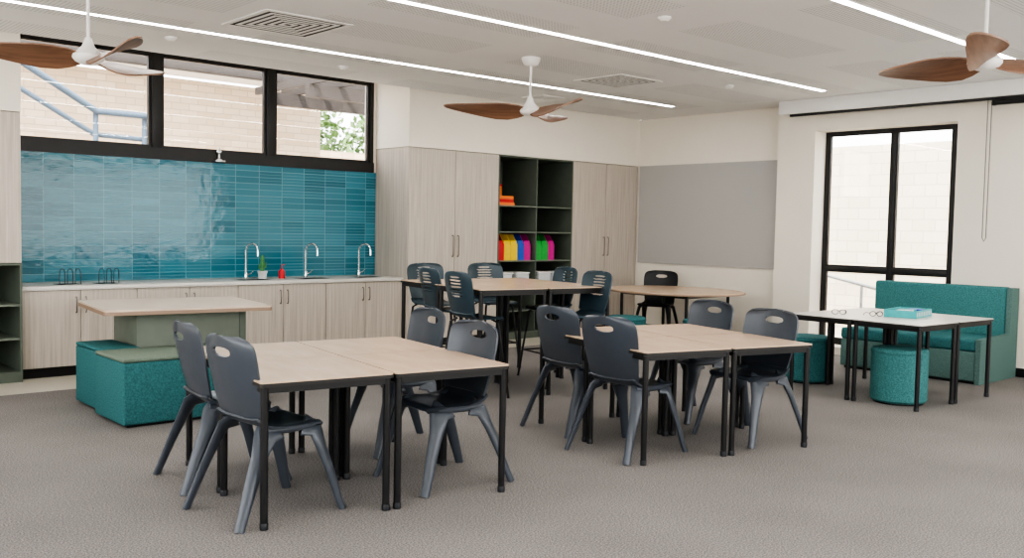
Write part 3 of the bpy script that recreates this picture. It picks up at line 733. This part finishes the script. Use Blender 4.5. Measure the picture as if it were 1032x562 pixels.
fin('roof_sheet', bm, M['roof'], t); box('gutter', (-4.5, -.42, .04), (4.7, -.31, .18), M['fascia'], t, .01); box('soffit', (-4.5, -.3, .03), (4.7, .25, .06), M['white'], t)
t = thing('pergola', 'dark timber pergola roof outside the right high pane', 'pergola', (10.6, 13.0, 0))
for x in (-1.6, 1.8): box('post', (x-.05, -.05, -.12), (x+.05, .05, 3.5), M['fascia'], t)
box('beam', (-3.2, -.06, 3.5), (2.4, .06, 3.70), M['fascia'], t); box('beam', (-3.2, 1.24, 3.5), (2.4, 1.36, 3.70), M['fascia'], t)
for k in range(12): box('rafter', (-3.16+k*.48, -.6, 3.70), (-3.10+k*.48, 1.8, 3.82), M['fascia'], t)
t = thing('stair_railing', 'thick blue grey stair handrail outside the left high pane', 'railing', (4.0, 13.2, 0))
dzr = -.32
tube('handrail', [(-1.1, 0, 4.17+dzr), (.35, 0, 3.32+dzr), (1.15, 0, 3.32+dzr), (1.2, 0, 3.27+dzr), (1.2, 0, 3.05+dzr), (1.1, 0, 3.0+dzr)], .045, M['galv'], t, 10)
tube('handrail', [(-1.1, .1, 3.84+dzr), (.35, .1, 3.02+dzr), (1.1, .1, 3.0+dzr)], .036, M['galv'], t, 10)
for x, z in ((-.75, 3.96), (.35, 3.32), (1.0, 3.32)): tube('post', [(x, .05, -.12), (x, .05, z+dzr)], .036, M['galv'], t, 8)
t = thing('ramp_railing', 'sloping grey metal handrail outside the tall window, low down', 'railing', (13.0, 7.0, 0))
tube('handrail', [(0, 1.6, 1.18), (0, -1.9, .48)], .028, M['galvl'], t, 10)
for y in (1.2, -.2, -1.6): tube('post', [(0, y, -.12), (0, y, .86+.2*y-.02)], .022, M['galvl'], t, 8)
def tree(x, y, h, r, label, nleaf, leafs=.12):
    t = thing('tree', label, 'tree', (x, y, -.12))
    tube('trunk', [(0, 0, 0), (.05, .02, h*.4), (0, 0, h*.75)], [.09, .07, .03], M['bark'], t, 8)
    bm = bmesh.new()
    for k in range(nleaf):
        while True:
            p = Vector((random.uniform(-1, 1), random.uniform(-1, 1), random.uniform(-1, 1)))
            if p.length < 1: break
        p = Vector((p.x*r, p.y*r, h*.7+p.z*h*.38)); q = Matrix.Rotation(random.uniform(0, 6.28), 3, Vector((random.uniform(-1, 1), random.uniform(-1, 1), random.uniform(-1, 1))).normalized())
        s = leafs*random.uniform(.6, 1.3)
        bm.faces.new([bm.verts.new(p+q@Vector(c)*s) for c in ((-.5, 0, 0), (0, -.28, .05), (.6, 0, 0), (0, .28, .05))])
    fin('foliage', bm, M['leaf'], t)
tree(11.0, 19.6, 4.6, 1.1, 'green tree outside the right high pane', 2200, .2)
tree(13.6, 20.0, 4.6, 1.1, 'smaller green tree further right outside the right high pane', 1800, .2)

# ------------------------------------------------------------------ light
wd = bpy.data.worlds.new('sky'); bpy.context.scene.world = wd; wd.use_nodes = True
nt = wd.node_tree; bg = nt.nodes['Background']
sky = nt.nodes.new('ShaderNodeTexSky'); sky.sky_type = 'NISHITA'; sky.sun_disc = False; sky.sun_elevation = R(48); sky.sun_rotation = R(200); sky.air_density = 1.0; sky.dust_density = 3.0
mx = nt.nodes.new('ShaderNodeMix'); mx.data_type = 'RGBA'; mx.inputs[0].default_value = .85
sc_ = nt.nodes.new('ShaderNodeVectorMath'); sc_.operation = 'SCALE'; sc_.inputs[3].default_value = .12
nt.links.new(sky.outputs[0], sc_.inputs[0]); nt.links.new(sc_.outputs[0], mx.inputs[6]); mx.inputs[7].default_value = (.985, .985, .98, 1)
nt.links.new(mx.outputs[2], bg.inputs[0]); bg.inputs[1].default_value = 4.5
sn = bpy.data.lights.new('sun', 'SUN'); sn.energy = 9.5; sn.angle = R(1.5); sn.color = (1, .94, .86)
so = bpy.data.objects.new('sun', sn); C.objects.link(so)
so.rotation_euler = Vector((.45, .55, -.9)).to_track_quat('-Z', 'Y').to_euler()

# ------------------------------------------------------------------ camera
yaw, pit, rol = R(42), R(3.1), R(1.1)
F = Vector((math.sin(yaw)*math.cos(pit), math.cos(yaw)*math.cos(pit), -math.sin(pit)))
r0 = Vector((math.cos(yaw), -math.sin(yaw), 0)); u0 = r0.cross(F)
rr_ = r0*math.cos(rol)+u0*math.sin(rol); uu = u0*math.cos(rol)-r0*math.sin(rol)
cam = bpy.data.cameras.new('camera'); co = bpy.data.objects.new('camera', cam); C.objects.link(co)
mt = Matrix((rr_, uu, -F)).transposed().to_4x4(); mt.translation = Vector((0, 0, 1.55)); co.matrix_world = mt
cam.sensor_width = 36; cam.lens = 36*950/1032; cam.clip_end = 200
bpy.context.scene.camera = co
vs = bpy.context.scene.view_settings
vs.view_transform = 'AgX'
try: vs.look = 'AgX - High Contrast'
except Exception: pass
vs.exposure = 0.2
